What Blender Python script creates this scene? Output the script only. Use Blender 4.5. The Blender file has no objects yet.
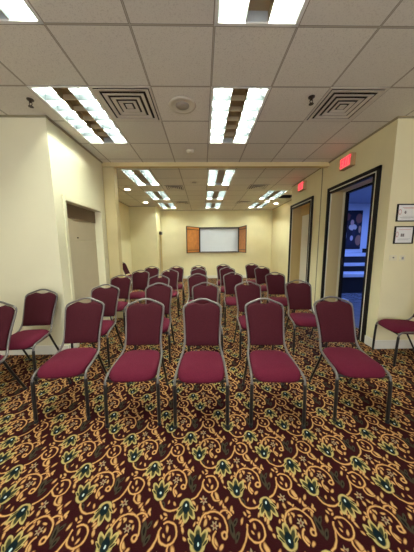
import bpy, bmesh, math, random
from mathutils import Vector, Matrix
random.seed(4)
C = bpy.context.scene.collection
PI = math.pi
CE = 3.079          # ceiling height
T = 0.61            # ceiling grid pitch

# ------------------------------------------------------------------ materials
def s2l(c):
    return tuple(((v/255)/12.92 if v/255 <= .04045 else (((v/255)+.055)/1.055)**2.4) for v in c) + (1,)

def mat(name, rgb, rough=.6, metal=0, noise=0, nscale=20, bump=0, bscale=200, spec=.5, emit=None, estr=0, sheen=0):
    m = bpy.data.materials.new(name); m.use_nodes = True
    nt = m.node_tree; b = nt.nodes['Principled BSDF']
    b.inputs['Base Color'].default_value = s2l(rgb)
    b.inputs['Roughness'].default_value = rough
    b.inputs['Metallic'].default_value = metal
    b.inputs['Specular IOR Level'].default_value = spec
    if sheen:
        b.inputs['Sheen Weight'].default_value = sheen
        b.inputs['Sheen Roughness'].default_value = .5
        b.inputs['Sheen Tint'].default_value = s2l([min(255, int(v*1.5)+25) for v in rgb])
    if emit:
        b.inputs['Emission Color'].default_value = s2l(emit)
        b.inputs['Emission Strength'].default_value = estr
    if noise or bump:
        tc = nt.nodes.new('ShaderNodeTexCoord')
    if noise:
        n = nt.nodes.new('ShaderNodeTexNoise'); n.inputs['Scale'].default_value = nscale
        n.inputs['Detail'].default_value = 5
        nt.links.new(tc.outputs['Object'], n.inputs['Vector'])
        mr = nt.nodes.new('ShaderNodeMapRange')
        mr.inputs['From Min'].default_value = .3; mr.inputs['From Max'].default_value = .7
        mr.inputs['To Min'].default_value = 1-noise; mr.inputs['To Max'].default_value = 1+noise
        nt.links.new(n.outputs['Fac'], mr.inputs['Value'])
        mx = nt.nodes.new('ShaderNodeVectorMath'); mx.operation = 'SCALE'
        mx.inputs[0].default_value = s2l(rgb)[:3]
        nt.links.new(mr.outputs['Result'], mx.inputs['Scale'])
        nt.links.new(mx.outputs['Vector'], b.inputs['Base Color'])
    if bump:
        n2 = nt.nodes.new('ShaderNodeTexNoise'); n2.inputs['Scale'].default_value = bscale
        nt.links.new(tc.outputs['Object'], n2.inputs['Vector'])
        bp = nt.nodes.new('ShaderNodeBump'); bp.inputs['Strength'].default_value = bump
        bp.inputs['Distance'].default_value = .004
        nt.links.new(n2.outputs['Fac'], bp.inputs['Height'])
        nt.links.new(bp.outputs['Normal'], b.inputs['Normal'])
    return m

M = dict(
    wall=mat('cream_wall_paint', (228, 218, 176), .75, noise=.025, nscale=3, bump=.08, bscale=120),
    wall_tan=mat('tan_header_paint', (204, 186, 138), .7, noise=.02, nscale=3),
    wall_pale=mat('pale_wall_paint', (229, 222, 189), .75, noise=.02, nscale=3, bump=.08, bscale=120),
    trimw=mat('white_trim_paint', (225, 222, 208), .5),
    beige=mat('beige_door_paint', (196, 182, 152), .6, noise=.03, nscale=4),
    brownhead=mat('brown_header', (120, 98, 68), .6),
    black=mat('black_frame_paint', (20, 16, 14), .55, spec=.25),
    creamdoor=mat('cream_door_paint', (238, 234, 222), .5),
    fabric=mat('burgundy_back_fabric', (62, 16, 25), .9, noise=.25, nscale=160, bump=.3, bscale=500, spec=.2, sheen=.08),  # same cloth as the seat, backrest shade put into the colour
    seatfab=mat('burgundy_seat_fabric', (86, 18, 38), .9, noise=.16, nscale=140, bump=.3, bscale=500, spec=.2, sheen=.1),  # same cloth as the back, lighter as the upward seat catches light
    steel=mat('silver_vein_steel', (118, 112, 107), .36, .6, noise=.12, nscale=90),
    legm=mat('dark_vein_steel', (44, 41, 39), .4, .5, noise=.15, nscale=90),
    rubber=mat('black_rubber', (20, 19, 18), .7),
    white=mat('white_enamel', (225, 225, 220), .45),
    reflector=mat('silver_reflector', (200, 208, 208), .4, .3),
    louver=mat('louver_blade', (78, 84, 86), .5, .3),
    darkbay=mat('bronze_bay', (176, 158, 124), .5, .2),
    tube=mat('fluorescent_tube', (255, 255, 255), .5, emit=(248, 255, 240), estr=21),
    can=mat('recessed_lamp', (255, 255, 255), .5, emit=(255, 244, 220), estr=5),
    vent=mat('vent_enamel', (206, 199, 186), .5),
    ventdark=mat('vent_dark', (58, 52, 46), .8),
    grille=mat('grey_grille', (158, 153, 144), .6, noise=.2, nscale=300),
    offwhite=mat('offwhite_plastic', (205, 198, 182), .5),
    bronze=mat('bronze_metal', (70, 60, 50), .4, .6),
    wood=mat('orange_wood', (190, 120, 58), .5, noise=.15, nscale=9),
    darkwood=mat('dark_wood', (44, 28, 20), .45, noise=.2, nscale=12),
    board=mat('whiteboard', (206, 211, 216), .3, noise=.02, nscale=2),
    paper=mat('certificate_paper', (232, 230, 226), .7),
    ink=mat('grey_ink', (158, 156, 156), .8),
    inkdark=mat('dark_ink', (122, 116, 116), .8),
    redink=mat('red_ink', (206, 150, 140), .8),
    exitred=mat('exit_red', (230, 40, 55), .4, emit=(255, 52, 70), estr=.32),
    exitface=mat('exit_face', (214, 120, 112), .4, emit=(255, 110, 110), estr=.10),
    exithouse=mat('exit_housing', (170, 140, 100), .5),
    plate=mat('switch_plate', (222, 214, 184), .5),
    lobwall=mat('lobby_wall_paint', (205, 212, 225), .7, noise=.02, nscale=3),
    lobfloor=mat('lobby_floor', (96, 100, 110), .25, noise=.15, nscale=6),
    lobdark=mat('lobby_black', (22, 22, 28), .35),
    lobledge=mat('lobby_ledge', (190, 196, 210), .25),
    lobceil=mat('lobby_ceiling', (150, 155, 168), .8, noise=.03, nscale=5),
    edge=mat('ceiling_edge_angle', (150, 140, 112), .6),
    jamb=mat('tan_jamb_paint', (206, 182, 126), .6),
    daypane=mat('daylit_pane', (220, 225, 230), .4, emit=(232, 236, 245), estr=1.0),  # glow of the added fill panels behind the camera
    baseb=mat('baseboard_paint', (222, 218, 204), .5),
)

# ---- small node-graph helper
class G:
    def __init__(s, m):
        m.use_nodes = True; s.nt = m.node_tree; s.b = s.nt.nodes['Principled BSDF']
    def put(s, sock, v):
        if hasattr(v, 'is_output'): s.nt.links.new(v, sock)
        else: sock.default_value = v
    def m(s, op, a, b=None, c=None, clamp=False):
        n = s.nt.nodes.new('ShaderNodeMath'); n.operation = op; n.use_clamp = clamp
        s.put(n.inputs[0], a)
        if b is not None: s.put(n.inputs[1], b)
        if c is not None: s.put(n.inputs[2], c)
        return n.outputs[0]
    def v(s, op, a, b=None):
        n = s.nt.nodes.new('ShaderNodeVectorMath'); n.operation = op
        s.put(n.inputs[0], a)
        if b is not None: s.put(n.inputs[1], b)
        return n.outputs['Value'] if op in ('LENGTH', 'DOT_PRODUCT', 'DISTANCE') else n.outputs['Vector']
    def ell(s, q, x, y, rx, ry, deg):
        n = s.nt.nodes.new('ShaderNodeMapping'); n.vector_type = 'TEXTURE'
        s.put(n.inputs['Vector'], q)
        n.inputs['Location'].default_value = (x, y, 0)
        n.inputs['Rotation'].default_value = (0, 0, math.radians(deg))
        n.inputs['Scale'].default_value = (rx, ry, 1)
        return s.v('LENGTH', n.outputs['Vector'])
    def mn(s, vals):
        r = vals[0]
        for k in vals[1:]: r = s.m('MINIMUM', r, k)
        return r
    def ramp(s, v, lo, hi):     # 1 below lo, 0 above hi
        n = s.nt.nodes.new('ShaderNodeMapRange')
        s.put(n.inputs['Value'], v)
        n.inputs['From Min'].default_value = lo; n.inputs['From Max'].default_value = hi
        n.inputs['To Min'].default_value = 1; n.inputs['To Max'].default_value = 0
        return n.outputs['Result']
    def mix(s, f, a, b):
        n = s.nt.nodes.new('ShaderNodeMix'); n.data_type = 'RGBA'
        s.put(n.inputs[0], f); s.put(n.inputs[6], a); s.put(n.inputs[7], b)
        return n.outputs[2]

def carpet_material():
    m = bpy.data.materials.new('scrolled_carpet'); g = G(m); nt = g.nt
    geo = nt.nodes.new('ShaderNodeTexCoord')
    # slight weave wobble
    nz = nt.nodes.new('ShaderNodeTexNoise'); nz.inputs['Scale'].default_value = 28; nz.inputs['Detail'].default_value = 2
    nt.links.new(geo.outputs['Object'], nz.inputs['Vector'])
    wob = g.v('SUBTRACT', nz.outputs['Color'], (.5, .5, .5))
    sc = nt.nodes.new('ShaderNodeVectorMath'); sc.operation = 'SCALE'; sc.inputs['Scale'].default_value = .012
    nt.links.new(wob, sc.inputs[0])
    p = g.v('ADD', geo.outputs['Object'], sc.outputs['Vector'])
    sep = nt.nodes.new('ShaderNodeSeparateXYZ'); nt.links.new(p, sep.inputs[0])
    px, py = sep.outputs[0], sep.outputs[1]
    PX, PY, AX, AY = .468, .235, -.276, 1.136
    def wrap(cx, cy):           # centred lattice; result is relative to flower A, in metres
        y1 = g.m('DIVIDE', g.m('SUBTRACT', py, AY+cy), PY)
        n = g.m('ROUND', y1)
        yl = g.m('MULTIPLY', g.m('SUBTRACT', y1, n), PY)
        x1 = g.m('SUBTRACT', g.m('SUBTRACT', px, AX+cx), g.m('MULTIPLY', n, PX/2))
        k = g.m('ROUND', g.m('DIVIDE', x1, PX))
        xl = g.m('SUBTRACT', x1, g.m('MULTIPLY', k, PX))
        cb = nt.nodes.new('ShaderNodeCombineXYZ')
        nt.links.new(g.m('ADD', xl, cx), cb.inputs[0]); nt.links.new(g.m('ADD', yl, cy), cb.inputs[1])
        return cb.outputs[0]
    q1 = wrap(.08, .06); q2 = wrap(.20, -.05); q3 = wrap(.308, .044)
    def arc(q, x, y, r, a0, a1):   # ring from a0 to a1 degrees counter-clockwise
        d = g.v('SUBTRACT', q, (x, y, 0)); L = g.v('LENGTH', d)
        ring = g.m('ABSOLUTE', g.m('SUBTRACT', L, r))
        half = math.radians((a1-a0)/2); mid = math.radians((a0+a1)/2)
        dot = g.v('DOT_PRODUCT', d, (math.cos(mid), math.sin(mid), 0))
        bad = g.m('LESS_THAN', g.m('DIVIDE', dot, L), math.cos(half))
        return g.m('ADD', ring, bad)
    arcs = g.mn([
        arc(q1, .080, .058, .076, -28, 182), arc(q1, .139, .030, .013, 0, 359),
        arc(q2, .078, -.022, .072, 195, 310), arc(q2, .150, .060, .111, -68, -8),
        arc(q3, .308, .044, .047, -215, 125),
        arc(q1, .118, .012, .040, 120, 235), arc(q2, .385, -.135, .036, 20, 150), arc(q3, .345,-.02,.03,150,300),
    ])
    E = g.ell
    leaves = g.mn([
        E(q1, .091, .004, .010, .022, 35), E(q1, .118, -.016, .009, .017, -50), E(q1, .060, .020, .008, .016, 20),
        E(q1, .040, .085, .010, .021, -20), E(q1, .062, .110, .008, .014, 50), E(q1, .100, .100, .007, .016, 75), E(q1, .118, .072, .008, .014, 10),
        E(q1, .055, .055, .010, .016, 60), E(q1, .005, .100, .009, .016, 25), E(q1, .172, .110, .009, .020, -30),
        E(q1, -.040, .045, .008, .016, 35), E(q1, .030, .150, .009, .017, 10),
        E(q2, .346, -.030, .013, .036, 20), E(q2, .366, -.062, .009, .018, -30), E(q2, .402, -.045, .009, .022, -35), E(q2, .378, -.078, .007, .017, -5),
        E(q2, .424, -.093, .009, .019, -25), E(q2, .398, -.104, .007, .015, -12), E(q2, .150, -.155, .010, .022, -30), E(q2, .128, -.130, .007, .014, 30),
        E(q2, .270, -.120, .011, .017, 20), E(q2, .225, -.085, .008, .018, -25), E(q2, .095, -.060, .008, .015, 20), E(q2, .300, -.075, .008, .016, 45),
        E(q2, .060, -.050, .006, .013, -20), E(q2, .208, -.060, .008, .017, 40),
        E(q3, .304, .062, .009, .017, 10), E(q3, .318, .024, .008, .016, -25), E(q3, .290, .036, .006, .012, 35),
        E(q3, .385, .055, .009, .020, 20), E(q3, .372, .090, .008, .015, -40), E(q3, .240, .085, .009, .020, -25), E(q3, .262, .115, .007, .014, 30),
        E(q3, .250, -.040, .006, .012, 60), E(q3, .398, .020, .007, .013, 40), E(q3, .366, .118, .009, .017, 10), E(q3, .285, .105, .006, .013, -60),
        E(q1, -.020, .080, .007, .014, -30), E(q1, .150, .150, .008, .016, 60), E(q1, .196, .130, .007, .013, 20), E(q1, .080, .150, .006, .012, -40),
        E(q2, .330, -.100, .007, .015, 60), E(q2, .105, -.125, .008, .015, -20), E(q2, .235, -.150, .007, .014, 70), E(q2, .300, -.130, .006, .013, -20), E(q2, .050, -.110, .008, .016, 50),
    ])
    petals = g.mn([
        E(q1, -.026, .020, .017, .042, 32), E(q1, .026, .020, .017, .042, -32), E(q1, 0, .032, .018, .042, 0),
        E(q1, 0, -.003, .038, .036, 0), E(q1, -.036, .004, .007, .024, 48), E(q1, .036, .004, .007, .024, -48),
        E(q2, .137, -.096, .016, .042, -32), E(q2, .189, -.097, .016, .042, 32), E(q2, .163, -.110, .018, .040, 0),
        E(q2, .163, -.073, .038, .036, 0), E(q2, .128, -.080, .007, .024, -48), E(q2, .198, -.080, .007, .024, 48),
    ])
    cores = g.mn([E(q1, 0, .003, .021, .034, 0), E(q2, .163, -.078, .022, .032, 0)])
    spots = g.mn([E(q1, .001, -.002, .005, .007, 0), E(q2, .163, -.068, .005, .007, 0)])
    wf = g.mn([E(q1, .090, .070, .023, .0055, a) for a in (0, 60, 120)] + [E(q2, .264, -.046, .025, .006, a) for a in (30, 90, 150)])
    wfc = g.mn([E(q1, .090, .070, .007, .007, 0), E(q2, .264, -.046, .007, .007, 0)])
    feath = g.mn([E(q1, .182, .056, .016, .050, 8), E(q1, .203, .080, .010, .026, -35), E(q2, .030, -.060, .010, .022, 30), E(q3, .205, .02, .012, .03, -30)])
    # fibre speckle
    fn = nt.nodes.new('ShaderNodeTexNoise'); fn.inputs['Scale'].default_value = 260; fn.inputs['Detail'].default_value = 2
    nt.links.new(geo.outputs['Object'], fn.inputs['Vector'])
    L = s2l
    col = g.mix(fn.outputs['Fac'], L((24, 5, 8)), L((56, 12, 14)))
    col = g.mix(g.ramp(feath, .75, 1.0), col, L((56, 50, 36)))
    col = g.mix(g.ramp(feath, .3, .45), col, L((22, 16, 14)))
    col = g.mix(g.ramp(wf, .8, 1.05), col, L((140, 122, 94)))
    col = g.mix(g.ramp(wfc, .8, 1.05), col, L((96, 50, 40)))
    col = g.mix(g.ramp(leaves, .9, 1.1), col, L((108, 68, 36)))
    col = g.mix(g.ramp(leaves, .5, .85), col, L((184, 141, 89)))
    col = g.mix(g.ramp(arcs, .0058, .0076), col, L((106, 62, 30)))
    col = g.mix(g.ramp(arcs, .0022, .0052), col, L((188, 144, 90)))
    col = g.mix(g.ramp(petals, .95, 1.1), col, L((170, 150, 92)))
    col = g.mix(g.ramp(petals, .5, .8), col, L((54, 54, 32)))
    col = g.mix(g.ramp(cores, .9, 1.1), col, L((10, 24, 27)))
    col = g.mix(g.ramp(spots, .9, 1.2), col, L((176, 190, 190)))
    g.put(g.b.inputs['Base Color'], col)
    g.b.inputs['Roughness'].default_value = .95
    g.b.inputs['Specular IOR Level'].default_value = .1
    bp = nt.nodes.new('ShaderNodeBump'); bp.inputs['Strength'].default_value = .5; bp.inputs['Distance'].default_value = .004
    nt.links.new(fn.outputs['Fac'], bp.inputs['Height']); nt.links.new(bp.outputs['Normal'], g.b.inputs['Normal'])
    return m

def ceiling_material(name, x0, y0, tx, ty):
    m = bpy.data.materials.new(name); g = G(m); nt = g.nt
    tc = nt.nodes.new('ShaderNodeTexCoord')
    sep = nt.nodes.new('ShaderNodeSeparateXYZ'); nt.links.new(tc.outputs['Object'], sep.inputs[0])
    def line(v, o, t):
        k = g.m('DIVIDE', g.m('SUBTRACT', v, o), t)
        d = g.m('MULTIPLY', g.m('ABSOLUTE', g.m('SUBTRACT', k, g.m('ROUND', k))), t)
        return k, d
    kx, dx = line(sep.outputs[0], x0, tx); ky, dy = line(sep.outputs[1], y0, ty)
    d = g.m('MINIMUM', dx, dy)
    # per-tile tone
    cb = nt.nodes.new('ShaderNodeCombineXYZ')
    nt.links.new(g.m('FLOOR', kx), cb.inputs[0]); nt.links.new(g.m('FLOOR', ky), cb.inputs[1])
    wn = nt.nodes.new('ShaderNodeTexWhiteNoise'); nt.links.new(cb.outputs[0], wn.inputs['Vector'])
    n = nt.nodes.new('ShaderNodeTexNoise'); n.inputs['Scale'].default_value = 120; n.inputs['Detail'].default_value = 3
    nt.links.new(tc.outputs['Object'], n.inputs['Vector'])
    a = g.mix(wn.outputs['Value'], s2l((215, 211, 200)), s2l((224, 220, 209)))
    b = g.mix(g.ramp(n.outputs['Fac'], .36, .46), a, s2l((203, 198, 187)))
    col = g.mix(g.ramp(d, .0045, .006), b, s2l((176, 170, 156)))
    edge = g.m('MULTIPLY', g.ramp(d, .0080, .0100), g.m('GREATER_THAN', d, .0052))
    col = g.mix(edge, col, s2l((124, 116, 104)))
    g.put(g.b.inputs['Base Color'], col); g.b.inputs['Roughness'].default_value = .9
    g.b.inputs['Specular IOR Level'].default_value = .15
    bp = nt.nodes.new('ShaderNodeBump'); bp.inputs['Strength'].default_value = .35; bp.inputs['Distance'].default_value = .004
    nt.links.new(n.outputs['Fac'], bp.inputs['Height']); nt.links.new(bp.outputs['Normal'], g.b.inputs['Normal'])
    return m

def poster_material():
    m = bpy.data.materials.new('dark_poster_print'); g = G(m); nt = g.nt
    tc = nt.nodes.new('ShaderNodeTexCoord')
    v = nt.nodes.new('ShaderNodeTexVoronoi'); v.inputs['Scale'].default_value = 4.2
    nt.links.new(tc.outputs['Object'], v.inputs['Vector'])
    q = tc.outputs['Object']
    col = g.mix(g.ramp(v.outputs['Distance'], .22, .3), s2l((20, 16, 34)), s2l((128, 74, 66)))
    L = s2l
    def e(x, z, rx, rz, c, col):
        n = nt.nodes.new('ShaderNodeMapping'); n.vector_type = 'TEXTURE'; nt.links.new(q, n.inputs['Vector'])
        n.inputs['Location'].default_value = (x, 0, z); n.inputs['Scale'].default_value = (rx, 9, rz)
        return g.mix(g.ramp(g.v('LENGTH', n.outputs['Vector']), .85, 1.05), col, L(c))
    col = e(.02, .0, .2, .42, (16, 14, 30), col)
    col = e(.22, .42, .13, .18, (138, 84, 70), col)
    col = e(.24, -.38, .12, .2, (160, 108, 84), col)
    col = e(.0, .10, .16, .12, (214, 196, 188), col)
    col = e(-.03, .27, .07, .11, (206, 160, 150), col)
    col = e(-.27, -.2, .06, .22, (150, 160, 180), col)
    col = e(-.1, -.45, .1, .12, (28, 24, 50), col)
    col = e(-.22, .48, .10, .14, (112, 62, 56), col)
    col = e(.05, -.12, .07, .16, (30, 26, 52), col)
    col = e(.27, .02, .05, .14, (186, 140, 112), col)
    col = e(-.26, .12, .05, .12, (120, 100, 120), col)
    col = e(-.02, -.3, .06, .1, (190, 176, 186), col)
    g.put(g.b.inputs['Base Color'], col); g.b.inputs['Roughness'].default_value = .3
    return m

M['carpet'] = carpet_material()
M['ceil'] = ceiling_material('ceiling_tiles_front', .100, 1.806, T, T)
M['ceil2'] = ceiling_material('ceiling_tiles_rear', .120, 4.790, .600, .592)
M['poster'] = poster_material()

# ------------------------------------------------------------------ mesh helpers
def box(bm, x0, x1, y0, y1, z0, z1, mx=None):
    vs = [bm.verts.new((x, y, z)) for z in (z0, z1) for y in (y0, y1) for x in (x0, x1)]
    if mx is not None:
        for v in vs: v.co = mx @ v.co
    for f in ((0, 2, 3, 1), (4, 5, 7, 6), (0, 1, 5, 4), (2, 6, 7, 3), (0, 4, 6, 2), (1, 3, 7, 5)):
        bm.faces.new([vs[i] for i in f])
    return vs

def tube(bm, pts, r, seg=8, cap=True, flat=1.0):
    pts = [Vector(p) for p in pts]; rings = []; n = len(pts)
    up = None
    for i, p in enumerate(pts):
        d = (pts[min(i+1, n-1)] - pts[max(i-1, 0)]).normalized()
        if up is None:
            up = Vector((1, 0, 0)) if abs(d.x) < .8 else Vector((0, 1, 0))
        up = (up - d*up.dot(d)).normalized(); w = d.cross(up)
        rr = r[i] if isinstance(r, (list, tuple)) else r
        rings.append([bm.verts.new(p + up*math.cos(2*PI*k/seg)*rr + w*math.sin(2*PI*k/seg)*rr*flat) for k in range(seg)])
    for a, b in zip(rings, rings[1:]):
        for k in range(seg): bm.faces.new((a[k], a[(k+1) % seg], b[(k+1) % seg], b[k]))
    if cap:
        bm.faces.new(rings[0][::-1]); bm.faces.new(rings[-1])

def smooth_path(pts, n=6):
    P = [Vector(p) for p in pts]; out = []
    for i in range(len(P)-1):
        a, b, c, d = P[max(i-1, 0)], P[i], P[i+1], P[min(i+2, len(P)-1)]
        for k in range(n):
            t = k/n
            out.append(.5*((2*b) + (c-a)*t + (2*a-5*b+4*c-d)*t*t + (3*b-a-3*c+d)*t**3))
    out.append(P[-1]); return out

def lathe(bm, prof, cx, cy, seg=20, z=0):
    rings = []
    for r, h in prof:
        rings.append([bm.verts.new((cx+r*math.cos(2*PI*k/seg), cy+r*math.sin(2*PI*k/seg), z+h)) for k in range(seg)])
    for a, b in zip(rings, rings[1:]):
        for k in range(seg): bm.faces.new((a[k], a[(k+1) % seg], b[(k+1) % seg], b[k]))
    bm.faces.new(rings[0][::-1]); bm.faces.new(rings[-1])

def obj(name, bm, m, parent=None, smooth=False, bevel=0, loc=None, rotz=0):
    bmesh.ops.recalc_face_normals(bm, faces=bm.faces[:])
    me = bpy.data.meshes.new(name); bm.to_mesh(me); bm.free()
    for x in (m if isinstance(m, (list, tuple)) else [m]): me.materials.append(x)
    if smooth:
        for p in me.polygons: p.use_smooth = True
    o = bpy.data.objects.new(name, me); C.objects.link(o)
    if parent: o.parent = parent
    if loc is not None: o.location = loc
    if rotz: o.rotation_euler.z = rotz
    if bevel:
        b = o.modifiers.new('bevel', 'BEVEL'); b.width = bevel; b.segments = 2; b.limit_method = 'ANGLE'
    return o

def bx(name, dims, m, parent=None, bevel=0):
    bm = bmesh.new(); box(bm, *dims); return obj(name, bm, m, parent, bevel=bevel)

def tag(o, label=None, cat=None, group=None, kind=None):
    if label: o['label'] = label
    if cat: o['category'] = cat
    if group: o['group'] = group
    if kind: o['kind'] = kind
    return o

def thing(name, label, cat, loc=(0, 0, 0), rotz=0, group=None):
    o = bpy.data.objects.new(name, None); C.objects.link(o)
    o.empty_display_size = .1
    o.location = loc; o.rotation_euler = (0, 0, rotz)
    return tag(o, label, cat, group)

def dup(root, loc, rotz, label, group=None):
    r = root.copy(); C.objects.link(r); r.location = loc; r.rotation_euler = (0, 0, rotz)
    r['label'] = label
    if group: r['group'] = group
    for ch in list(root.children):
        c = ch.copy(); C.objects.link(c); c.parent = r
        for gch in list(ch.children):
            d = gch.copy(); C.objects.link(d); d.parent = c
    return r

def struct(o): o['kind'] = 'structure'; return o

# ------------------------------------------------------------------ the setting
def panel_cells(bm, ax, xs, ys, holes, z, flip=False, thick=0):
    """grid of quads in a horizontal plane with rectangular holes left open"""
    X = sorted(set(xs + [h[0] for h in holes] + [h[1] for h in holes]))
    Y = sorted(set(ys + [h[2] for h in holes] + [h[3] for h in holes]))
    vv = {}
    def V(x, y):
        if (x, y) not in vv: vv[(x, y)] = bm.verts.new((x, y, z))
        return vv[(x, y)]
    for i in range(len(X)-1):
        for j in range(len(Y)-1):
            mx, my = (X[i]+X[i+1])/2, (Y[j]+Y[j+1])/2
            if mx < xs[0] or mx > xs[-1] or my < ys[0] or my > ys[-1]: continue
            if any(h[0] < mx < h[1] and h[2] < my < h[3] for h in holes): continue
            bm.faces.new((V(X[i], Y[j]), V(X[i], Y[j+1]), V(X[i+1], Y[j+1]), V(X[i+1], Y[j])))

XL, XR = -1.90, 2.47           # side walls of the narrow part
YF = 2.92                      # front faces of the side blocks
BK = 10.0                      # back wall
RX, LX = 3.15, -2.94           # wide rear part
FX0, FX1, FY0 = -4.2, 4.2, -2.6

floor = bmesh.new(); panel_cells(floor, None, [FX0, FX1], [FY0, BK+.1], [], 0)
struct(obj('floor', floor, M['carpet']))

troff_front = [(-1.73, .586), (.10, .586), (-1.73, 2.416), (.10, 2.416)]
troff_rear = [(-1.71, 4.80), (-1.70, 6.58), (-1.69, 8.33), (.12, 4.80), (.12, 6.58), (.12, 8.33), (1.93, 6.58), (1.93, 8.33)]
TW, TL = .61, 1.20
holes_f = [(x+.01, x+TW-.01, y+.01, y+1.22-.01) for x, y in troff_front]
holes_r = [(x+.01, x+TW-.01, y+.01, y+TL-.01) for x, y in troff_rear]
vents_f = [(-1.12, 2.416, .61), (1.32, 2.416, .61)]
vents_r = [(-1.03, 5.97, .53), (-1.03, 8.06, .53), (1.24, 5.90, .58), (1.24, 8.02, .56)]
holes_f += [(x+.012, x+w-.012, y+.012, y+w-.012) for x, y, w in vents_f]
holes_r += [(x+.012, x+w-.012, y+.012, y+w-.012) for x, y, w in vents_r]
hatch = (2.555, 2.98, 7.12, 7.60)
holes_r.append(hatch)
cb = bmesh.new(); panel_cells(cb, None, [FX0, FX1], [FY0, 4.40], holes_f, CE)
struct(obj('ceiling', cb, M['ceil']))
cb = bmesh.new(); panel_cells(cb, None, [LX-.1, RX+.1], [4.40, BK+.1], holes_r, CE)
struct(obj('ceiling', cb, M['ceil2']))

def wall_boxes(name, boxes, m):
    bm = bmesh.new()
    for b in boxes: box(bm, *b)
    return struct(obj(name, bm, m))

WB = .32
D1 = (3.20, 4.31, 2.50); D2 = (5.05, 6.11, 2.50)
wall_boxes('wall_right', [
    (XR, XR+WB, YF, D1[0], 0, CE), (XR, XR+WB, D1[0], D1[1], D1[2], CE),
    (XR, XR+WB, D1[1], D2[0], 0, CE), (XR, XR+WB, D2[0], D2[1], D2[2], CE),
    (XR, XR+WB, D2[1], 6.18, 0, CE), (XR+WB, RX, 6.06, 6.18, 0, CE)], M['wall'])
wall_boxes('wall_right_front', [(XR+WB, FX1, YF, YF+.1, 0, CE)], M['wall'])
wall_boxes('wall_right_rear', [(RX, RX+.1, 6.06, BK, 0, CE)], M['wall'])
wall_boxes('wall_back', [(-1.87, RX+.1, BK, BK+.1, 0, CE)], M['wall'])
NI = (3.15, 4.195, 2.137)       # doorway niche in the left block
wall_boxes('wall_left', [
    (XL-.14, XL, YF, NI[0], 0, CE), (XL-.14, XL, NI[0], NI[1], NI[2], CE), (XL-.14, XL, NI[1], 4.40, 0, CE),
    (-2.3, XL-.14, YF+.1, YF+.16, 0, CE), (-2.3, XL-.14, 4.34, 4.40, 0, CE)], M['wall_pale'])
wall_boxes('wall_left_front', [(FX0, XL-.14, YF, YF+.1, 0, CE)], M['wall_pale'])
wall_boxes('wall_left_rear', [(LX-.1, LX, 4.40, 9.0, 0, CE), (LX, -2.3, 4.34, 4.40, 0, CE)], M['wall'])
wall_boxes('wall_left_back', [(LX-.1, -1.87, 9.0, 9.12, 0, CE), (-1.99, -1.87, 9.12, 9.40, 0, CE), (-1.99, -1.87, 9.40, BK, 2.08, CE)], M['wall'])
wall_boxes('wall_camera_side', [(FX0, FX1, FY0-.1, FY0, 0, CE), (FX0-.1, FX0, FY0, YF, 0, CE), (FX1, FX1+.1, FY0, YF+.1, 0, CE)], M['wall'])
# stub post and dropped header of the folding partition
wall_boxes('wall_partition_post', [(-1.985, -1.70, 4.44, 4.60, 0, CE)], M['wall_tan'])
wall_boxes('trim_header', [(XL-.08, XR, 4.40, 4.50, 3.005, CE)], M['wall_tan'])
wall_boxes('trim_seam', [(XR-.012, XR, 4.625, 4.637, 0, CE-.01)], M['edge'])
# thin angle at the ceiling edge, its dark tan stands in for a shadow line
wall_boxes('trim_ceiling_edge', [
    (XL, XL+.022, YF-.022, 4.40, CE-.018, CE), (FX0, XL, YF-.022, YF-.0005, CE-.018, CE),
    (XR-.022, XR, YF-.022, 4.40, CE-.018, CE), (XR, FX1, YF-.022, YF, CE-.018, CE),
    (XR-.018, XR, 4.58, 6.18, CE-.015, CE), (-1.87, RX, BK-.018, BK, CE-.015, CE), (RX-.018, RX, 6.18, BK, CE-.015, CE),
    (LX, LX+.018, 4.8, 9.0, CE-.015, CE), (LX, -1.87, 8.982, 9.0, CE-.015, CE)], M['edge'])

def baseboard(name, boxes):
    bm = bmesh.new()
    for b in boxes: box(bm, *b)
    return struct(obj(name, bm, M['baseb'], bevel=.004))
BH = .13
baseboard('baseboard_right', [(XR-.016, XR, YF-.016, 3.10, 0, BH), (XR-.016, XR, 4.40, 4.93, 0, BH), (XR-.016, XR, 6.16, 6.19, 0, BH)])
baseboard('baseboard_right_front', [(XR, FX1, YF-.016, YF, 0, BH)])
baseboard('baseboard_left_front', [(FX0, XL, YF-.016, YF, 0, BH)])
baseboard('baseboard_left', [(XL, XL+.016, YF, 3.08, 0, BH), (XL, XL+.016, 4.27, 4.40, 0, BH)])
baseboard('baseboard_back', [(-1.87, RX, BK-.016, BK, 0, BH), (LX, -1.87, 8.984, 9.0, 0, BH)])
baseboard('baseboard_right_rear', [(RX-.016, RX, 6.2, BK, 0, BH)])
baseboard('baseboard_left_rear', [(LX, LX+.016, 4.5, 8.98, 0, BH)])

# left niche with closed beige door
r = struct(thing('door_1', 'closed beige door in a shallow niche of the left wall', 'door', (XL, 3.67, 0)))
def rel(dims, o):
    l = o.location; return (dims[0]-l.x, dims[1]-l.x, dims[2]-l.y, dims[3]-l.y, dims[4]-l.z, dims[5]-l.z)
bm = bmesh.new()
for d in ((XL, XL+.014, 3.085, 3.15, 0, 2.20), (XL, XL+.014, 4.195, 4.262, 0, 2.20), (XL, XL+.014, 3.15, 4.195, 2.137, 2.20)): box(bm, *rel(d, r))
obj('door_casing', bm, M['wall_pale'], r, bevel=.004)
obj('door_header', (lambda b: (box(b, *rel((XL-.14, XL-.105, 3.15, 4.195, 1.93, 2.137), r)), b)[1])(bmesh.new()), M['brownhead'], r)
bm = bmesh.new(); box(bm, *rel((XL-.16, XL-.12, 3.15, 4.195, .01, 1.60), r)); box(bm, *rel((XL-.16, XL-.122, 3.15, 4.195, 1.606, 1.94), r))
dl = obj('door_leaf', bm, M['beige'], r)
bm = bmesh.new(); tube(bm, [(XL-.12-r.location.x, 3.58-r.location.y, 1.64), (XL-.10-r.location.x, 3.58-r.location.y, 1.64)], .009)
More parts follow.
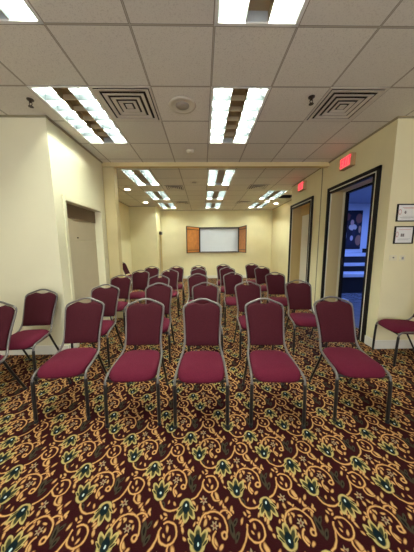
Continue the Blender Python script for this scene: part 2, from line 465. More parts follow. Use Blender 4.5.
obj('door_bolt', bm, M['bronze'], dl)

def black_frame(parent, y0, y1, z1, oy0, oy1, oz1):
    """black outer trim, cream inner strip, black door stop"""
    P = parent
    x = XR
    bm = bmesh.new()
    for d in ((x-.03, x+.002, oy0, oy0+.055, 0, oz1), (x-.03, x+.002, oy1-.055, oy1, 0, oz1), (x-.03, x+.002, oy0, oy1, oz1-.05, oz1)): box(bm, *rel(d, P))
    obj('outer_trim', bm, M['black'], P, bevel=.004)
    bm = bmesh.new()
    for d in ((x-.012, x+.01, oy0+.055, y0+.01, 0, z1), (x-.012, x+.01, y1-.01, oy1-.055, 0, z1), (x-.012, x+.01, oy0+.055, oy1-.055, z1-.008, oz1-.05)): box(bm, *rel(d, P))
    obj('inner_strip', bm, M['trimw'], P)
    bm = bmesh.new()
    for d in ((x-.018, x+.03, y0-.004, y0+.03, 0, z1), (x-.014, x+.0, y1-.012, y1+.002, 0, z1), (x-.018, x+.03, y0, y1, z1-.03, z1+.004)): box(bm, *rel(d, P))
    obj('door_stop', bm, M['black'], P)
    bm = bmesh.new()
    for d in ((x+.03, x+.25, y0, y0+.006, 0, z1), (x+.03, x+.25, y1-.006, y1, 0, z1), (x+.03, x+.25, y0, y1, z1-.006, z1)): box(bm, *rel(d, P))
    obj('jamb_lining', bm, M['jamb'], P)

# right doors
d = struct(thing('door_2', 'open doorway with black trim showing the blue lobby', 'door', (XR, 3.75, 0)))
black_frame(d, D1[0], D1[1], D1[2], 3.10, 4.37, 2.575)
bm = bmesh.new()
for q in ((XR+WB-.02, XR+WB+.03, D1[1]-.04, D1[1]+.03, 0, D1[2]), (XR+WB-.02, XR+WB+.03, D1[0]-.03, D1[0]+.03, 0, D1[2]), (XR+WB-.02, XR+WB+.03, D1[0], D1[1], D1[2]-.03, D1[2]+.02)): box(bm, *rel(q, d))
obj('lobby_side_trim', bm, M['black'], d)
bm = bmesh.new(); box(bm, *rel((XR+WB-.05, XR+WB-.02, D1[1]-.07, D1[1]-.04, 1.10, 1.24), d)); obj('latch_plate', bm, M['bronze'], d)

d = struct(thing('door_3', 'closed cream door with black trim farther along the right wall', 'door', (XR, 5.57, 0)))
black_frame(d, D2[0], D2[1], D2[2], 4.94, 6.165, 2.575)
bm = bmesh.new(); box(bm, *rel((XR+.27, XR+.31, D2[0]+.1, D2[1]-.04, .01, 2.28), d)); dl = obj('door_leaf', bm, M['creamdoor'], d)
bm = bmesh.new(); tube(bm, [(.27, -.1, 1.62), (.262, -.1, 1.62)], .012); obj('peephole', bm, M['bronze'], dl)
bm = bmesh.new()
box(bm, *rel((XR+.25, XR+.31, D2[0], D2[0]+.1, 0, 2.5), d)); box(bm, *rel((XR+.25, XR+.31, D2[1]-.04, D2[1], 0, 2.5), d)); box(bm, *rel((XR+.25, XR+.31, D2[0]+.1, D2[1]-.04, 2.28, 2.5), d))
obj('door_casing', bm, M['jamb'], d)

# door at the far-left jog
d = struct(thing('door_4', 'brown door in the side of the far left wall block', 'door', (-1.87, 9.7, 0)))
bm = bmesh.new(); box(bm, -.09, -.05, -.28, .28, .01, 2.06); obj('door_leaf', bm, M['beige'], d)
bm = bmesh.new(); box(bm, -.11, .012, -.30, -.25, 0, 2.08); box(bm, -.11, .012, .25, .295, 0, 2.08); box(bm, -.11, .012, -.30, .295, 2.03, 2.08); obj('door_casing', bm, M['jamb'], d)
bm = bmesh.new(); box(bm, .012, .09, -.26, .06, 1.99, 2.12); obj('door_closer', bm, M['bronze'], d, bevel=.01)

# ------------------------------------------------------------------ ceiling fittings
def make_troffer(L, label, loc):
    W = TW
    t = thing('fluorescent_troffer', label, 'ceiling light', loc, 0, 'twin-bay fluorescent ceiling lights')
    H = .13; b0 = (.028, .222); b1 = (W-.222, W-.028)   # two lit bays; dark bay between
    bm = bmesh.new()
    for q in ((0, W, 0, .022, -.004, .008), (0, W, L-.022, L, -.004, .008), (0, .026, 0, L, -.004, .008), (W-.026, W, 0, L, -.004, .008)): box(bm, *q)
    obj('trim_frame', bm, M['white'], t)
    bm = bmesh.new()
    box(bm, .012, W-.012, .012, L-.012, H+.002, H+.012)
    for q in ((.012, .022, .012, L-.012, .009, H+.002), (W-.022, W-.012, .012, L-.012, .009, H+.002), (.022, W-.022, .012, .022, .009, H+.002), (.022, W-.022, L-.022, L-.012, .009, H+.002)): box(bm, *q)
    obj('housing', bm, M['reflector'], t)
    for a, b in (b0, b1):
        bm = bmesh.new()      # angled side reflectors + cross blades
        for (xa, xb) in ((a, a+.022), (b, b-.022)):
            v = [bm.verts.new(p) for p in ((xa, .022, .0), (xa, L-.022, .0), (xb, L-.022, .10), (xb, .022, .10))]
            bm.faces.new(v)
        n = 6
        for k in range(1, n):
            y = .022+(L-.044)*k/n
            v0 = [bm.verts.new(p) for p in ((a, y-.004, .004), (b, y-.004, .004), (b, y-.012, .058), (a, y-.012, .058))]
            v1 = [bm.verts.new(p) for p in ((a, y+.004, .004), (b, y+.004, .004), (b, y+.012, .058), (a, y+.012, .058))]
            bm.faces.new(v0); bm.faces.new(v1); bm.faces.new((v0[0], v0[1], v1[1], v1[0])); bm.faces.new((v0[3], v0[2], v1[2], v1[3]))
        obj('louver', bm, M['louver'], t)
        bm = bmesh.new(); c = (a+b)/2
        tube(bm, [(c, .05, .095), (c, L-.05, .095)], .019, 10)
        obj('lamp_tube', bm, M['tube'], t, smooth=False)
    bm = bmesh.new()
    a, b = b0[1], b1[0]
    box(bm, a+.004, b-.004, .022, L-.022, .075, .08)
    for (xa, xb) in ((a, a+.004), (b-.004, b)): box(bm, xa, xb, .022, L-.022, .0, .10)
    for k in range(1, 6):
        y = .022+(L-.044)*k/6; box(bm, a+.004, b-.004, y-.003, y+.003, .004, .06)
    obj('centre_bay', bm, M['darkbay'], t)
    return t

tl = [('wide two-bay fluorescent ceiling light cut by the top left picture corner', troff_front[0]),
      ('two-bay fluorescent ceiling light cut by the top edge, above the middle aisle', troff_front[1]),
      ('bright two-bay fluorescent ceiling light beside the left niche wall, left of a square vent', troff_front[2]),
      ('bright two-bay fluorescent ceiling light in the middle, right of the round speaker', troff_front[3])]
tf = None
for lab, (x, y) in tl:
    tf = make_troffer(1.22, lab, (x, y, CE)) if tf is None else dup(tf, (x, y, CE), 0, lab)
labs = ['fluorescent ceiling light just behind the header, in the left line of lights', 'fluorescent ceiling light in the left line, second behind the header', 'fluorescent ceiling light in the left line, nearest the back wall',
        'fluorescent ceiling light just behind the header, in the middle line of lights', 'fluorescent ceiling light in the middle line, second behind the header', 'fluorescent ceiling light in the middle line, nearest the whiteboard wall',
        'fluorescent ceiling light beside the black open ceiling square at right', 'fluorescent ceiling light in the right line, nearest the back wall']
tr = None
for lab, (x, y) in zip(labs, troff_rear):
    tr = make_troffer(TL, lab, (x, y, CE)) if tr is None else dup(tr, (x, y, CE), 0, lab)

def make_vent(w, label, x, y):
    t = thing('ceiling_vent', label, 'air vent', (x, y, CE), 0, 'square ceiling air vents')
    bm = bmesh.new()
    def ring(o, i, zo, zi, th=.006):
        vs = []
        for (s, z) in ((o, zo), (i, zi)):
            vs.append([bm.verts.new((w/2+a*s, w/2+b*s, z)) for a, b in ((-1, -1), (1, -1), (1, 1), (-1, 1))])
            vs.append([bm.verts.new((w/2+a*s, w/2+b*s, z+th)) for a, b in ((-1, -1), (1, -1), (1, 1), (-1, 1))])
        for k in range(4):
            n = (k+1) % 4
            bm.faces.new((vs[0][k], vs[0][n], vs[2][n], vs[2][k])); bm.faces.new((vs[1][k], vs[1][n], vs[3][n], vs[3][k]))
            bm.faces.new((vs[0][k], vs[0][n], vs[1][n], vs[1][k])); bm.faces.new((vs[2][k], vs[2][n], vs[3][n], vs[3][k]))
    h = w/2
    ring(h, h*.93, -.004, -.004)
    obj('vent_rim', bm, M['vent'], t)
    for k, o in enumerate((.90, .70, .50, .31)):
        bm = bmesh.new(); ring(h*o, h*(o-.12), -.012, -.005, .004)
        obj('vent_blade', bm, M['vent'], t)
    bm = bmesh.new(); box(bm, h*.88, h*1.12, h*.88, h*1.12, -.010, -.004); obj('vent_centre', bm, M['vent'], t)
    bm = bmesh.new(); box(bm, .014, w-.014, .014, w-.014, .10, .11)
    for q in ((.013, .016, .014, w-.014, .004, .10), (w-.016, w-.013, .014, w-.014, .004, .10), (.014, w-.014, .013, .016, .004, .10), (.014, w-.014, w-.016, w-.013, .004, .10)): box(bm, *q)
    obj('vent_box', bm, M['ventdark'], t)
    return t
for lab, (x, y, w) in zip(['large square louvred air vent on the front left ceiling, beside the wall-side light', 'large square louvred air vent on the front right ceiling, by the right wall corner',
                           'square air vent just behind the header, right of the first left light', 'square air vent far back on the left half of the ceiling',
                           'square air vent behind the header on the right half of the ceiling', 'square air vent far back on the right half of the ceiling'], vents_f+vents_r):
    make_vent(w, lab, x, y)

def make_speaker(x, y, r, label):
    t = thing('ceiling_speaker', label, 'ceiling speaker', (x, y, CE), 0, 'round ceiling speakers')
    bm = bmesh.new(); lathe(bm, [(r, 0), (r*.97, -.008), (r*.78, -.010), (r*.70, -.004), (r*.5, -.004)], 0, 0, 28); obj('speaker_rim', bm, M['offwhite'], t, smooth=True)
    bm = bmesh.new(); lathe(bm, [(r*.5, -.0045), (r*.48, -.009), (r*.2, -.013)], 0, 0, 24); obj('speaker_grille', bm, M['grille'], t, smooth=True)
make_speaker(-.215, 2.71, .155, 'round white ceiling speaker with grey grille in the front ceiling')
make_speaker(-.20, 5.72, .12, 'round ceiling speaker behind the header, between left vent and middle lights')
t = thing('smoke_detector', 'small white domed smoke detector on the ceiling in front of the header', 'smoke detector', (-.19, 3.91, CE))
bm = bmesh.new(); lathe(bm, [(.075, 0), (.075, -.012)], 0, 0, 24); obj('base_plate', bm, M['offwhite'], t, smooth=False)
bm = bmesh.new(); lathe(bm, [(.068, -.012), (.064, -.022), (.045, -.032), (.02, -.035)], 0, 0, 24); obj('dome', bm, M['offwhite'], t, smooth=True)

def sprinkler(x, y, label):
    t = thing('fire_sprinkler', label, 'sprinkler', (x, y, CE), 0, 'pendant fire sprinklers')
    bm = bmesh.new(); lathe(bm, [(.035, 0), (.033, -.008), (.016, -.012)], 0, 0, 16); obj('escutcheon', bm, M['bronze'], t)
    bm = bmesh.new(); lathe(bm, [(.013, -.012), (.013, -.03), (.008, -.034)], 0, 0, 10)
    tube(bm, [(-.012, 0, -.03), (-.016, 0, -.045), (-.004, 0, -.066)], .004, 6); tube(bm, [(.012, 0, -.03), (.016, 0, -.045), (.004, 0, -.066)], .004, 6); obj('frame_arms', bm, M['bronze'], t)
    bm = bmesh.new(); lathe(bm, [(.006, -.064), (.026, -.070), (.026, -.073), (.004, -.073)], 0, 0, 16); obj('deflector', bm, M['bronze'], t)
sprinkler(-1.85, 2.62, 'pendant fire sprinkler above the front left wall, left of the light')
sprinkler(1.19, 2.56, 'pendant fire sprinkler beside the front right air vent')

for (x, y), lab in zip([(-2.09, 6.36), (-2.05, 8.19), (2.36, 8.12), (2.80, 8.5)],
                       ['round recessed lamp behind the header at far left of the ceiling', 'round recessed lamp at rear left, in front of the wall block', 'small round recessed lamp at rear right, left of the wall-side one', 'round recessed lamp at rear right, close to the side wall']):
    t = thing('recessed_lamp', lab, 'recessed lamp', (x, y, CE), 0, 'round recessed ceiling lamps')
    bm = bmesh.new(); lathe(bm, [(.10, 0), (.097, -.008), (.075, -.010)], 0, 0, 24); obj('lamp_rim', bm, M['white'], t)
    bm = bmesh.new(); lathe(bm, [(.075, -.0102), (.05, -.016), (.01, -.018)], 0, 0, 24); obj('lamp_lens', bm, M['can'], t, smooth=True)

# missing tile
bm = bmesh.new(); x0, x1, y0, y1 = hatch
box(bm, x0, x1, y0, y1, CE+.20, CE+.21)
for q in ((x0-.01, x0, y0, y1, CE+.001, CE+.2), (x1, x1+.01, y0, y1, CE+.001, CE+.2), (x0, x1, y0-.01, y0, CE+.001, CE+.2), (x0, x1, y1, y1+.01, CE+.001, CE+.2)): box(bm, *q)
tag(obj('ceiling_opening', bm, M['rubber']), 'black open square in the rear right ceiling where a tile is missing', 'ceiling opening')

# ------------------------------------------------------------------ exit signs
FONT = {'E': ['111', '100', '110', '100', '111'], 'X': ['101', '101', '010', '101', '101'], 'I': ['1', '1', '1', '1', '1'], 'T': ['111', '010', '010', '010', '010']}
def exit_sign(y, z, w, h, label):
    t = thing('exit_sign', label, 'exit sign', (XR, y, z), 0, 'red exit signs')
    bm = bmesh.new(); box(bm, -.08, 0, -w/2, w/2, 0, h); obj('housing', bm, M['exithouse'], t, bevel=.006)
    bm = bmesh.new(); box(bm, -.0825, -.079, -w/2+.015, w/2-.015, .012, h-.012); obj('face_panel', bm, M['exitface'], t)
    bm = bmesh.new()
    # text runs towards the camera (reader looks along +x, so left is +y)
    u = .0215*w/.29; yy = w/2-.028*w/.29; hz = h*.66/5
    def stroke(a, b, z0, z1): box(bm, -.0845, -.0820, min(a, b), max(a, b), z0, z1)
    zb = h*.17; Ht = h*.66; s = u*1.05
    for ch in 'EXIT':
        wd = {'E': 2.7, 'X': 3.0, 'I': 1.0, 'T': 2.9}[ch]*u
        a, b = yy, yy-wd
        if ch == 'E':
            stroke(a, a-s, zb, zb+Ht)
            for k in (0, .5, 1): stroke(a, b, zb+(Ht-s)*k, zb+(Ht-s)*k+s)
        elif ch == 'I': stroke(a, a-s, zb, zb+Ht)
        elif ch == 'T':
            stroke(a, b, zb+Ht-s, zb+Ht); stroke((a+b)/2-s/2, (a+b)/2+s/2, zb, zb+Ht)
        else:
            for (p0, p1) in ((a, b), (b, a)):
                sg = 1 if p1 > p0 else -1
                e0 = p0; e1 = p1
                lo0, lo1 = (e0, e0+sg*s); hi0, hi1 = (e1-sg*s, e1)
                pts = [(lo0, zb), (lo1, zb), (hi1, zb+Ht), (hi0, zb+Ht)]
                f = [bm.verts.new((-.0845, p, q)) for p, q in pts]; k = [bm.verts.new((-.082, p, q)) for p, q in pts]
                bm.faces.new(f); bm.faces.new(k)
                for i in range(4): bm.faces.new((f[i], f[(i+1) % 4], k[(i+1) % 4], k[i]))
        yy -= wd+u*.85
    obj('letters', bm, M['exitred'], t)
exit_sign(3.80, 2.765, .29, .195, 'lit red EXIT sign above the open lobby doorway')
exit_sign(5.47, 2.81, .29, .195, 'lit red EXIT sign above the closed cream door farther back')

# ------------------------------------------------------------------ right front wall: certificates, switches
def certificate(x0, x1, z0, z1, label):
    t = thing('framed_certificate', label, 'framed certificate', ((x0+x1)/2, YF, z0), 0, 'framed certificates')
    w = (x1-x0)/2; h = z1-z0; f = .014
    bm = bmesh.new()
    for q in ((-w, w, -.02, 0, 0, f), (-w, w, -.02, 0, h-f, h), (-w, -w+f, -.02, 0, f, h-f), (w-f, w, -.02, 0, f, h-f)): box(bm, *q)
    obj('frame', bm, M['black'], t, bevel=.002)
    bm = bmesh.new(); box(bm, -w+f, w-f, -.008, -.002, f, h-f); pp = obj('paper', bm, M['paper'], t)
    return t, w, h
def mark(parent, name, m, shapes):
    bm = bmesh.new()
    for q in shapes: box(bm, q[0], q[1], -.0092, -.0079, q[2], q[3])
    return obj(name, bm, m, parent)
def ringmark(parent, x, z, rx, rz):
    bm = bmesh.new(); n = 20
    o = [bm.verts.new((x+rx*math.cos(2*PI*k/n), -.0088, z+rz*math.sin(2*PI*k/n))) for k in range(n)]
    i = [bm.verts.new((x+rx*.72*math.cos(2*PI*k/n), -.0088, z+rz*.72*math.sin(2*PI*k/n))) for k in range(n)]
    for k in range(n): bm.faces.new((o[k], o[(k+1) % n], i[(k+1) % n], i[k]))
    obj('seal', bm, M['redink'], parent)
t, w, h = certificate(2.575, 2.865, 1.795, 2.022, 'upper of two black framed certificates on the right front wall')
ringmark(t, -.10, .125, .022, .036)
mark(t, 'print', M['ink'], [(-.09, .11, .052, .057), (-.06, .10, .068, .071), (-.07, .05, .035, .038)])
mark(t, 'heading', M['redink'], [(-.07, .10, .178, .184), (-.05, .08, .166, .170)])
mark(t, 'emblem', M['inkdark'], [(-.035, -.018, .10, .14), (-.045, -.012, .116, .124)])
t, w, h = certificate(2.572, 2.835, 1.502, 1.735, 'lower of two black framed certificates, above the switch plates')
ringmark(t, -.09, .125, .02, .036)
mark(t, 'print', M['ink'], [(-.075, .07, .050, .055), (-.06, .09, .066, .069)])
mark(t, 'heading', M['redink'], [(-.07, .09, .185, .190)])
mark(t, 'emblem', M['inkdark'], [(-.040, -.018, .095, .135), (-.014, .006, .095, .135)])
def switch(x, w, z, h, label, knob):
    t = thing('switch_plate', label, 'wall switch', (x, YF, z), 0, 'wall plates under the certificates')
    bm = bmesh.new(); box(bm, -w/2, w/2, -.008, 0, 0, h); obj('plate', bm, M['plate'], t, bevel=.003)
    bm = bmesh.new()
    if knob: lathe(bm, [(.010, 0), (.008, .010)], 0, 0, 12); [setattr(v, 'co', Vector((v.co.x, -.008-v.co.z, v.co.y+h*.55))) for v in bm.verts]
    else: box(bm, -.012, .012, -.014, -.008, h*.3, h*.72)
    obj('knob' if knob else 'toggle', bm, M['inkdark'] if knob else M['ink'], t)
switch(2.595, .105, 1.275, .075, 'wall plate with a small dark knob below the certificates, nearer the corner', True)
switch(2.725, .080, 1.265, .082, 'wall switch plate with a toggle below the certificates, farther from the corner', False)
t = thing('wall_box', 'small white box high on the far right side wall', 'wall box', (RX, 7.70, 2.72))
bm = bmesh.new(); box(bm, -.09, 0, -.07, .07, 0, .15); obj('case', bm, M['offwhite'], t, bevel=.01)
bm = bmesh.new(); box(bm, -.094, -.089, -.05, .05, .03, .12); obj('grille', bm, M['grille'], t)

# ------------------------------------------------------------------ whiteboard cabinet
t = thing('whiteboard_cabinet', 'wall whiteboard cabinet with two open wooden doors on the back wall', 'whiteboard', (.745, BK, 0))
BX0, BX1, BZ0, BZ1 = -.90, .90, 1.19, 2.32
bm = bmesh.new(); fr = .045
for q in ((BX0, BX1, -.10, 0, BZ1-.06, BZ1), (BX0, BX1, -.10, 0, BZ0, BZ0+.035), (BX0, BX0+fr, -.10, 0, BZ0+.035, BZ1-.06), (BX1-fr, BX1, -.10, 0, BZ0+.035, BZ1-.06)): box(bm, *q)
obj('cabinet_frame', bm, M['darkwood'], t, bevel=.005)
bm = bmesh.new(); box(bm, BX0+fr, BX1-fr, -.03, -.005, BZ0+.035, BZ1-.06); obj('board', bm, M['board'], t)
bm = bmesh.new(); box(bm, BX0+.1, BX1-.1, -.09, -.03, BZ0+.035, BZ0+.047); obj('pen_tray', bm, M['steel'], t)
def cab_door(hx, ang, sgn):
    W = .87; Rm = Matrix.Translation((hx, -.10, 0)) @ Matrix.Rotation(ang, 4, 'Z')
    bm = bmesh.new()
    a, b = sorted((0, sgn*W))
    for q in ((a, a+.03, -.015, .015, BZ0, BZ1), (b-.03, b, -.015, .015, BZ0, BZ1), (a, b, -.015, .015, BZ0, BZ0+.03), (a, b, -.015, .015, BZ1-.03, BZ1),
              (a, b, -.018, .018, BZ1-.14, BZ1-.115), (a, b, -.018, .018, BZ0+.115, BZ0+.14)): box(bm, *q, mx=Rm)
    dd = obj('cabinet_door', bm, M['darkwood'], t)
    bm = bmesh.new(); box(bm, a+.03, b-.03, -.009, .009, BZ0+.03, BZ1-.03, mx=Rm); obj('door_panel', bm, M['wood'], dd)
cab_door(BX0, math.radians(53), -1)
cab_door(BX1, math.radians(-80), 1)

# ------------------------------------------------------------------ chairs
CR = .0108
def yb(z): return .145 + .20*((max(z, .47)-.47)/.465)**1.1          # back plane (origin is midway between the feet)
def chair_profile_x(z):                                               # half width of the back frame
    pts = [(.47, .180), (.52, .173), (.60, .174), (.70, .181), (.78, .189), (.835, .193)]
    for (a, xa), (b, xb) in zip(pts, pts[1:]):
        if a <= z <= b: return xa+(xb-xa)*(z-a)/(b-a)
    return pts[0][1] if z < .47 else pts[-1][1]
def make_chair(label):
    t = thing('banquet_chair', label, 'chair')
    # --- seat pad
    bm = bmesh.new(); N = 44
    def outline(k, grow=0):
        a = 2*PI*k/N; ca, sa = math.cos(a), math.sin(a)
        e = 2/4.2
        x = math.copysign(abs(ca)**e, ca); y = math.copysign(abs(sa)**e, sa)
        hw = .203-.016*(y+1)/2
        return x*(hw+grow), -.065+y*(.222+grow)
    prof = [(-.030, .404), (-.005, .409), (.0, .422), (.0, .450), (-.010, .468), (-.028, .479), (-.06, .485), (-.11, .489), (-.16, .491)]
    rings = []
    for gr, z in prof:
        ring = []
        for k in range(N):
            x, y = outline(k, gr)
            fy = max(0, (-.17-y)/.12); dz = -.028*fy*fy if z > .44 else 0
            ring.append(bm.verts.new((x, y, z+dz)))
        rings.append(ring)
    for a, b in zip(rings, rings[1:]):
        for k in range(N): bm.faces.new((a[k], a[(k+1) % N], b[(k+1) % N], b[k]))
    bm.faces.new(rings[0][::-1]); bm.faces.new(rings[-1])
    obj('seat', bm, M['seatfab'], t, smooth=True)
    # --- backrest pad
    bm = bmesh.new()
    half = [(0, .522), (.09, .520), (.158, .522), (.162, .535), (.163, .60), (.170, .70), (.178, .78), (.182, .835), (.177, .858), (.158, .879), (.125, .894), (.080, .909), (.050, .900), (.022, .893), (0, .892)]
    out = half + [(-x, z) for x, z in half[::-1] if x > 0]
    cz = .69; N2 = len(out); layers = []
    for sc, off in ((1, .016), (.99, .022), (.93, .028), (.7, .033), (.35, .035)):
        layers.append([bm.verts.new((x*sc, yb(cz+(z-cz)*sc)-off, cz+(z-cz)*sc)) for x, z in out])
    back = []
    for sc, off in ((1, -.004), (.96, -.010)):
        back.append([bm.verts.new((x*sc, yb(cz+(z-cz)*sc)-off, cz+(z-cz)*sc)) for x, z in out])
    seq = back[::-1] + layers
    for a, b in zip(seq, seq[1:]):
        for k in range(N2): bm.faces.new((a[k], a[(k+1) % N2], b[(k+1) % N2], b[k]))
    cf = bm.verts.new((0, yb(cz)-.036, cz)); cbk = bm.verts.new((0, yb(cz)+.010, cz))
    for k in range(N2):
        bm.faces.new((layers[-1][k], layers[-1][(k+1) % N2], cf)); bm.faces.new((back[-1][(k+1) % N2], back[-1][k], cbk))
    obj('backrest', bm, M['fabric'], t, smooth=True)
    # --- back frame: side arm, upright, crown as one bent tube
    side = [(.214, -.255, .375), (.213, -.248, .405), (.211, -.205, .432), (.206, -.10, .438), (.200, .02, .447), (.192, .10, .460), (.180, .145, .50)]
    side += [(chair_profile_x(z), yb(z), z) for z in (.56, .63, .70, .76, .81)]
    top = [(.1925, .856), (.185, .876), (.166, .892), (.130, .907), (.088, .922), (.053, .935), (.024, .941)]
    side += [(x, yb(z), z) for x, z in top]
    left = [(-x, y, z) for x, y, z in side[::-1]]
    bm = bmesh.new(); tube(bm, smooth_path(side+[(0, yb(.942), .942)]+left, 3), CR, 8)
    obj('back_frame', bm, M['steel'], t, smooth=True)
    # --- legs
    for s in (-1, 1):
        bm = bmesh.new(); tube(bm, smooth_path([(s*.214, -.255, .376), (s*.215, -.262, .25), (s*.216, -.268, .012)], 4), [.0142]*8+[.0125], 8)
        l = obj('leg', bm, M['legm'], t, smooth=True)
        bm = bmesh.new(); lathe(bm, [(.015, 0), (.016, .012), (.013, .022)], s*.216, -.268, 10); obj('rubber_foot', bm, M['rubber'], l)
        bm = bmesh.new(); tube(bm, smooth_path([(s*.199, .055, .44), (s*.203, .12, .30), (s*.210, .268, .012)], 4), .0115, 8)
        l = obj('leg', bm, M['legm'], t, smooth=True)
        bm = bmesh.new(); lathe(bm, [(.015, 0), (.016, .012), (.013, .022)], s*.210, .268, 10); obj('rubber_foot', bm, M['rubber'], l)
    bm = bmesh.new()
    tube(bm, [(-.210, -.245, .402), (.210, -.245, .402)], .010, 8); tube(bm, [(-.19, .115, .448), (.19, .115, .448)], .009, 8)
    for s in (-1, 1): tube(bm, [(s*.12, -.245, .402), (s*.12, .115, .430)], .008, 6)
    obj('seat_frame', bm, M['legm'], t, smooth=True)
    return t

chair0 = None
RAD = math.radians
rows = [
    [(-1.25, 1.98, 4), (-.605, 1.91, 1.5), (-.020, 1.875, -1.5), (.615, 1.865, -3), (1.35, 1.90, -4.5)],
    [(-1.415, 2.82, 2), (-.66, 2.89, 1), (.025, 2.90, -1), (.69, 2.95, 1), (1.47, 3.03, -5)],
    [(-1.58, 3.86, 1), (-.85, 3.82, 0), (-.10, 3.97, 2), (.615, 4.12, 0), (1.46, 4.06, -3)],
    [(-1.44, 4.73, 3), (-.775, 4.82, 2), (-.11, 4.99, 0), (.615, 5.24, -2), (1.54, 5.33, -2)],
    [(-1.41, 5.68, 1), (-.735, 5.70, 1), (-.13, 5.80, 0), (.605, 6.16, 0), (1.49, 6.28, -1)]]
rown = ['front row', 'second row', 'third row', 'fourth row', 'fifth and last row']
coln = ['leftmost', 'second from left', 'middle', 'second from right', 'rightmost']
extra = {(0, 0): ', before the left niche', (0, 2): ', facing the camera squarely', (0, 4): ', turned a little to the side', (1, 4): ', before the open doorway',
         (2, 4): ', near the closed cream door', (4, 2): ', below the whiteboard'}
def place(x, y, a, label, group):
    global chair0
    if chair0 is None:
        chair0 = make_chair(label); chair0.location = (x, y, 0); chair0.rotation_euler.z = RAD(a); chair0['group'] = group; return chair0
    return dup(chair0, (x, y, 0), RAD(a), label, group)
for i, row in enumerate(rows):
    for j, (x, y, a) in enumerate(row):
        place(x, y, a, 'burgundy banquet chair, %s of the %s%s' % (coln[j], rown[i], extra.get((i, j), '')), 'burgundy chairs set out in five rows')
place(-2.09, 2.50, 4, 'burgundy banquet chair with its back against the front left wall', 'burgundy chairs along the walls')
place(-2.075, 1.86, 7, 'burgundy banquet chair cut off by the left picture edge', 'burgundy chairs along the walls')
place(2.655, 2.635, -99, 'burgundy banquet chair at the right edge, only its seat showing before the white baseboard', 'burgundy chairs along the walls')
place(-2.55, 7.75, 85, 'burgundy banquet chair seen edge-on behind the left post', 'burgundy chairs along the walls')

# ------------------------------------------------------------------ lobby beyond the open door
LW = 8.2
wall_boxes('wall_lobby', [(RX+.2, 7.6, LW, LW+.1, 0, 3.0), (7.6, 7.7, YF+.1, LW, 0, 3.0), (RX+.1, RX+.2, 6.18, LW, 0, 3.0)], M['lobwall'])
lf = bmesh.new(); box(lf, XR+WB, 7.6, YF+.1, 6.06, -.01, .004); box(lf, RX+.1, 7.6, 6.06, LW, -.01, .004); struct(obj('floor_lobby', lf, M['lobfloor']))
lf = bmesh.new(); box(lf, XR+WB, 7.7, YF+.1, 6.06, 3.0, 3.05); box(lf, RX+.1, 7.7, 6.06, LW+.1, 3.0, 3.05); struct(obj('ceiling_lobby', lf, M['lobceil']))
t = thing('lobby_poster', 'dark picture with pale and brown figures on the lobby wall', 'picture', (5.62, LW-.002, 1.33))
bm = bmesh.new(); box(bm, -.34, .34, -.02, 0, 0, 1.42); p_ = obj('backing', bm, M['black'], t)
bm = bmesh.new(); box(bm, -.33, .33, -.004, .0, -.70, .70); q_ = obj('print', bm, M['poster'], t); q_.location = (0, -.021, .71)
t = thing('lobby_counter', 'long black counter with pale ledges under the lobby picture', 'counter', (5.5, LW-.35, 0))
bm = bmesh.new(); box(bm, -1.7, 1.6, -.25, .34, .004, 1.08); obj('cabinet', bm, M['lobdark'], t)
bm = bmesh.new(); box(bm, -1.75, 1.65, -.30, .345, 1.08, 1.20); obj('top', bm, M['lobledge'], t, bevel=.01)
bm = bmesh.new(); box(bm, -1.75, 1.65, -.32, -.25, .74, .86); obj('ledge', bm, M['lobledge'], t, bevel=.01)
t = thing('lobby_bench', 'low black bench with a pale top standing before the lobby counter', 'bench', (4.6, 6.75, 0))
bm = bmesh.new(); box(bm, -1.1, 1.2, -.28, .28, .50, .62); obj('bench_top', bm, M['lobledge'], t, bevel=.015)
bm = bmesh.new(); box(bm, -1.05, 1.15, -.24, .24, .004, .50); obj('bench_base', bm, M['lobdark'], t)
t = thing('desk_phone', 'small dark desk phone at the right end of the lobby counter', 'phone', (6.02, LW-.32, 1.20))
bm = bmesh.new(); box(bm, -.12, .12, -.10, .10, 0, .09); obj('phone_base', bm, M['black'], t, bevel=.02)
bm = bmesh.new(); box(bm, -.13, -.05, -.09, .09, .09, .15); obj('handset', bm, M['black'], t, bevel=.02)
t = thing('paper_box', 'small pale box on the lobby floor by the doorway', 'box', (3.42, 5.15, .004))  # light reflection on the floor, modelled as a pale box
bm = bmesh.new(); box(bm, -.10, .10, -.10, .10, 0, .16); obj('carton', bm, M['lobledge'], t, bevel=.005)
bm = bmesh.new(); box(bm, -.102, .102, -.102, .102, .13, .165); obj('lid', bm, M['lobledge'], t, bevel=.004)

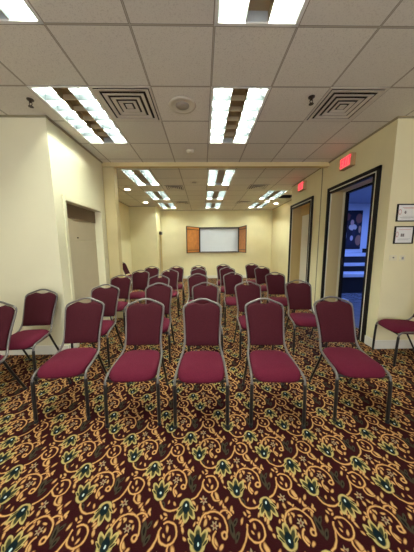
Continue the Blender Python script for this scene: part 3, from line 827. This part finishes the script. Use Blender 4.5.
def area(name, loc, size, energy, col, rot=(0, 0, 0)):
    l = bpy.data.lights.new(name, 'AREA'); l.energy = energy; l.color = col; l.shape = 'RECTANGLE'; l.size, l.size_y = size
    o = bpy.data.objects.new(name, l); o.location = loc; o.rotation_euler = rot; C.objects.link(o); return o
area('lobby_light', (5.3, 5.6, 2.95), (1.6, 1.2), 26, (.20, .34, 1.0))

# unseen glowing panels added behind the camera to brighten the ceiling
for k in range(4):
    wx = -3.0+k*1.55
    r = struct(thing('window_%d' % (k+1), 'tall daylit window in the wall behind the viewer', 'window', (wx, FY0, .45)))
    bm = bmesh.new()
    for q in ((0, 1.4, -.02, .03, 0, .05), (0, 1.4, -.02, .03, 2.05, 2.1), (0, .05, -.02, .03, .05, 2.05), (1.35, 1.4, -.02, .03, .05, 2.05), (.68, .72, -.02, .03, .05, 2.05)): box(bm, *q)
    obj('window_frame', bm, M['trimw'], r)
    bm = bmesh.new(); box(bm, .05, 1.35, .002, .008, .05, 2.05); obj('pane', bm, M['daypane'], r)
# ------------------------------------------------------------------ world, camera, view
w = bpy.data.worlds.new('World'); bpy.context.scene.world = w; w.use_nodes = True
w.node_tree.nodes['Background'].inputs[0].default_value = (.02, .02, .025, 1)
w.node_tree.nodes['Background'].inputs[1].default_value = .3

f, p, y, r = 216.5857, .1385, .018, -.0081
cam = bpy.data.cameras.new('camera'); cam.sensor_fit = 'HORIZONTAL'; cam.sensor_width = 36; cam.lens = 36*f/414
cam.clip_start = .05
co = bpy.data.objects.new('camera', cam); C.objects.link(co)
F = Vector((math.sin(y)*math.cos(p), math.cos(y)*math.cos(p), -math.sin(p))); Rt = Vector((math.cos(y), -math.sin(y), 0)); U = Rt.cross(F)
A = Rt*math.cos(r)+U*math.sin(r); B = -Rt*math.sin(r)+U*math.cos(r)
mw = Matrix((A, B, -F)).transposed().to_4x4(); mw.translation = (0, 0, 1.4958)
co.matrix_world = mw
sc = bpy.context.scene; sc.camera = co
sc.view_settings.view_transform = 'Standard'; sc.view_settings.look = 'None'; sc.view_settings.gamma = 1; sc.view_settings.use_curve_mapping = False
sc.view_settings.exposure = 2.55
sc.cycles.max_bounces = 8; sc.cycles.diffuse_bounces = 5; sc.cycles.sample_clamp_indirect = 4
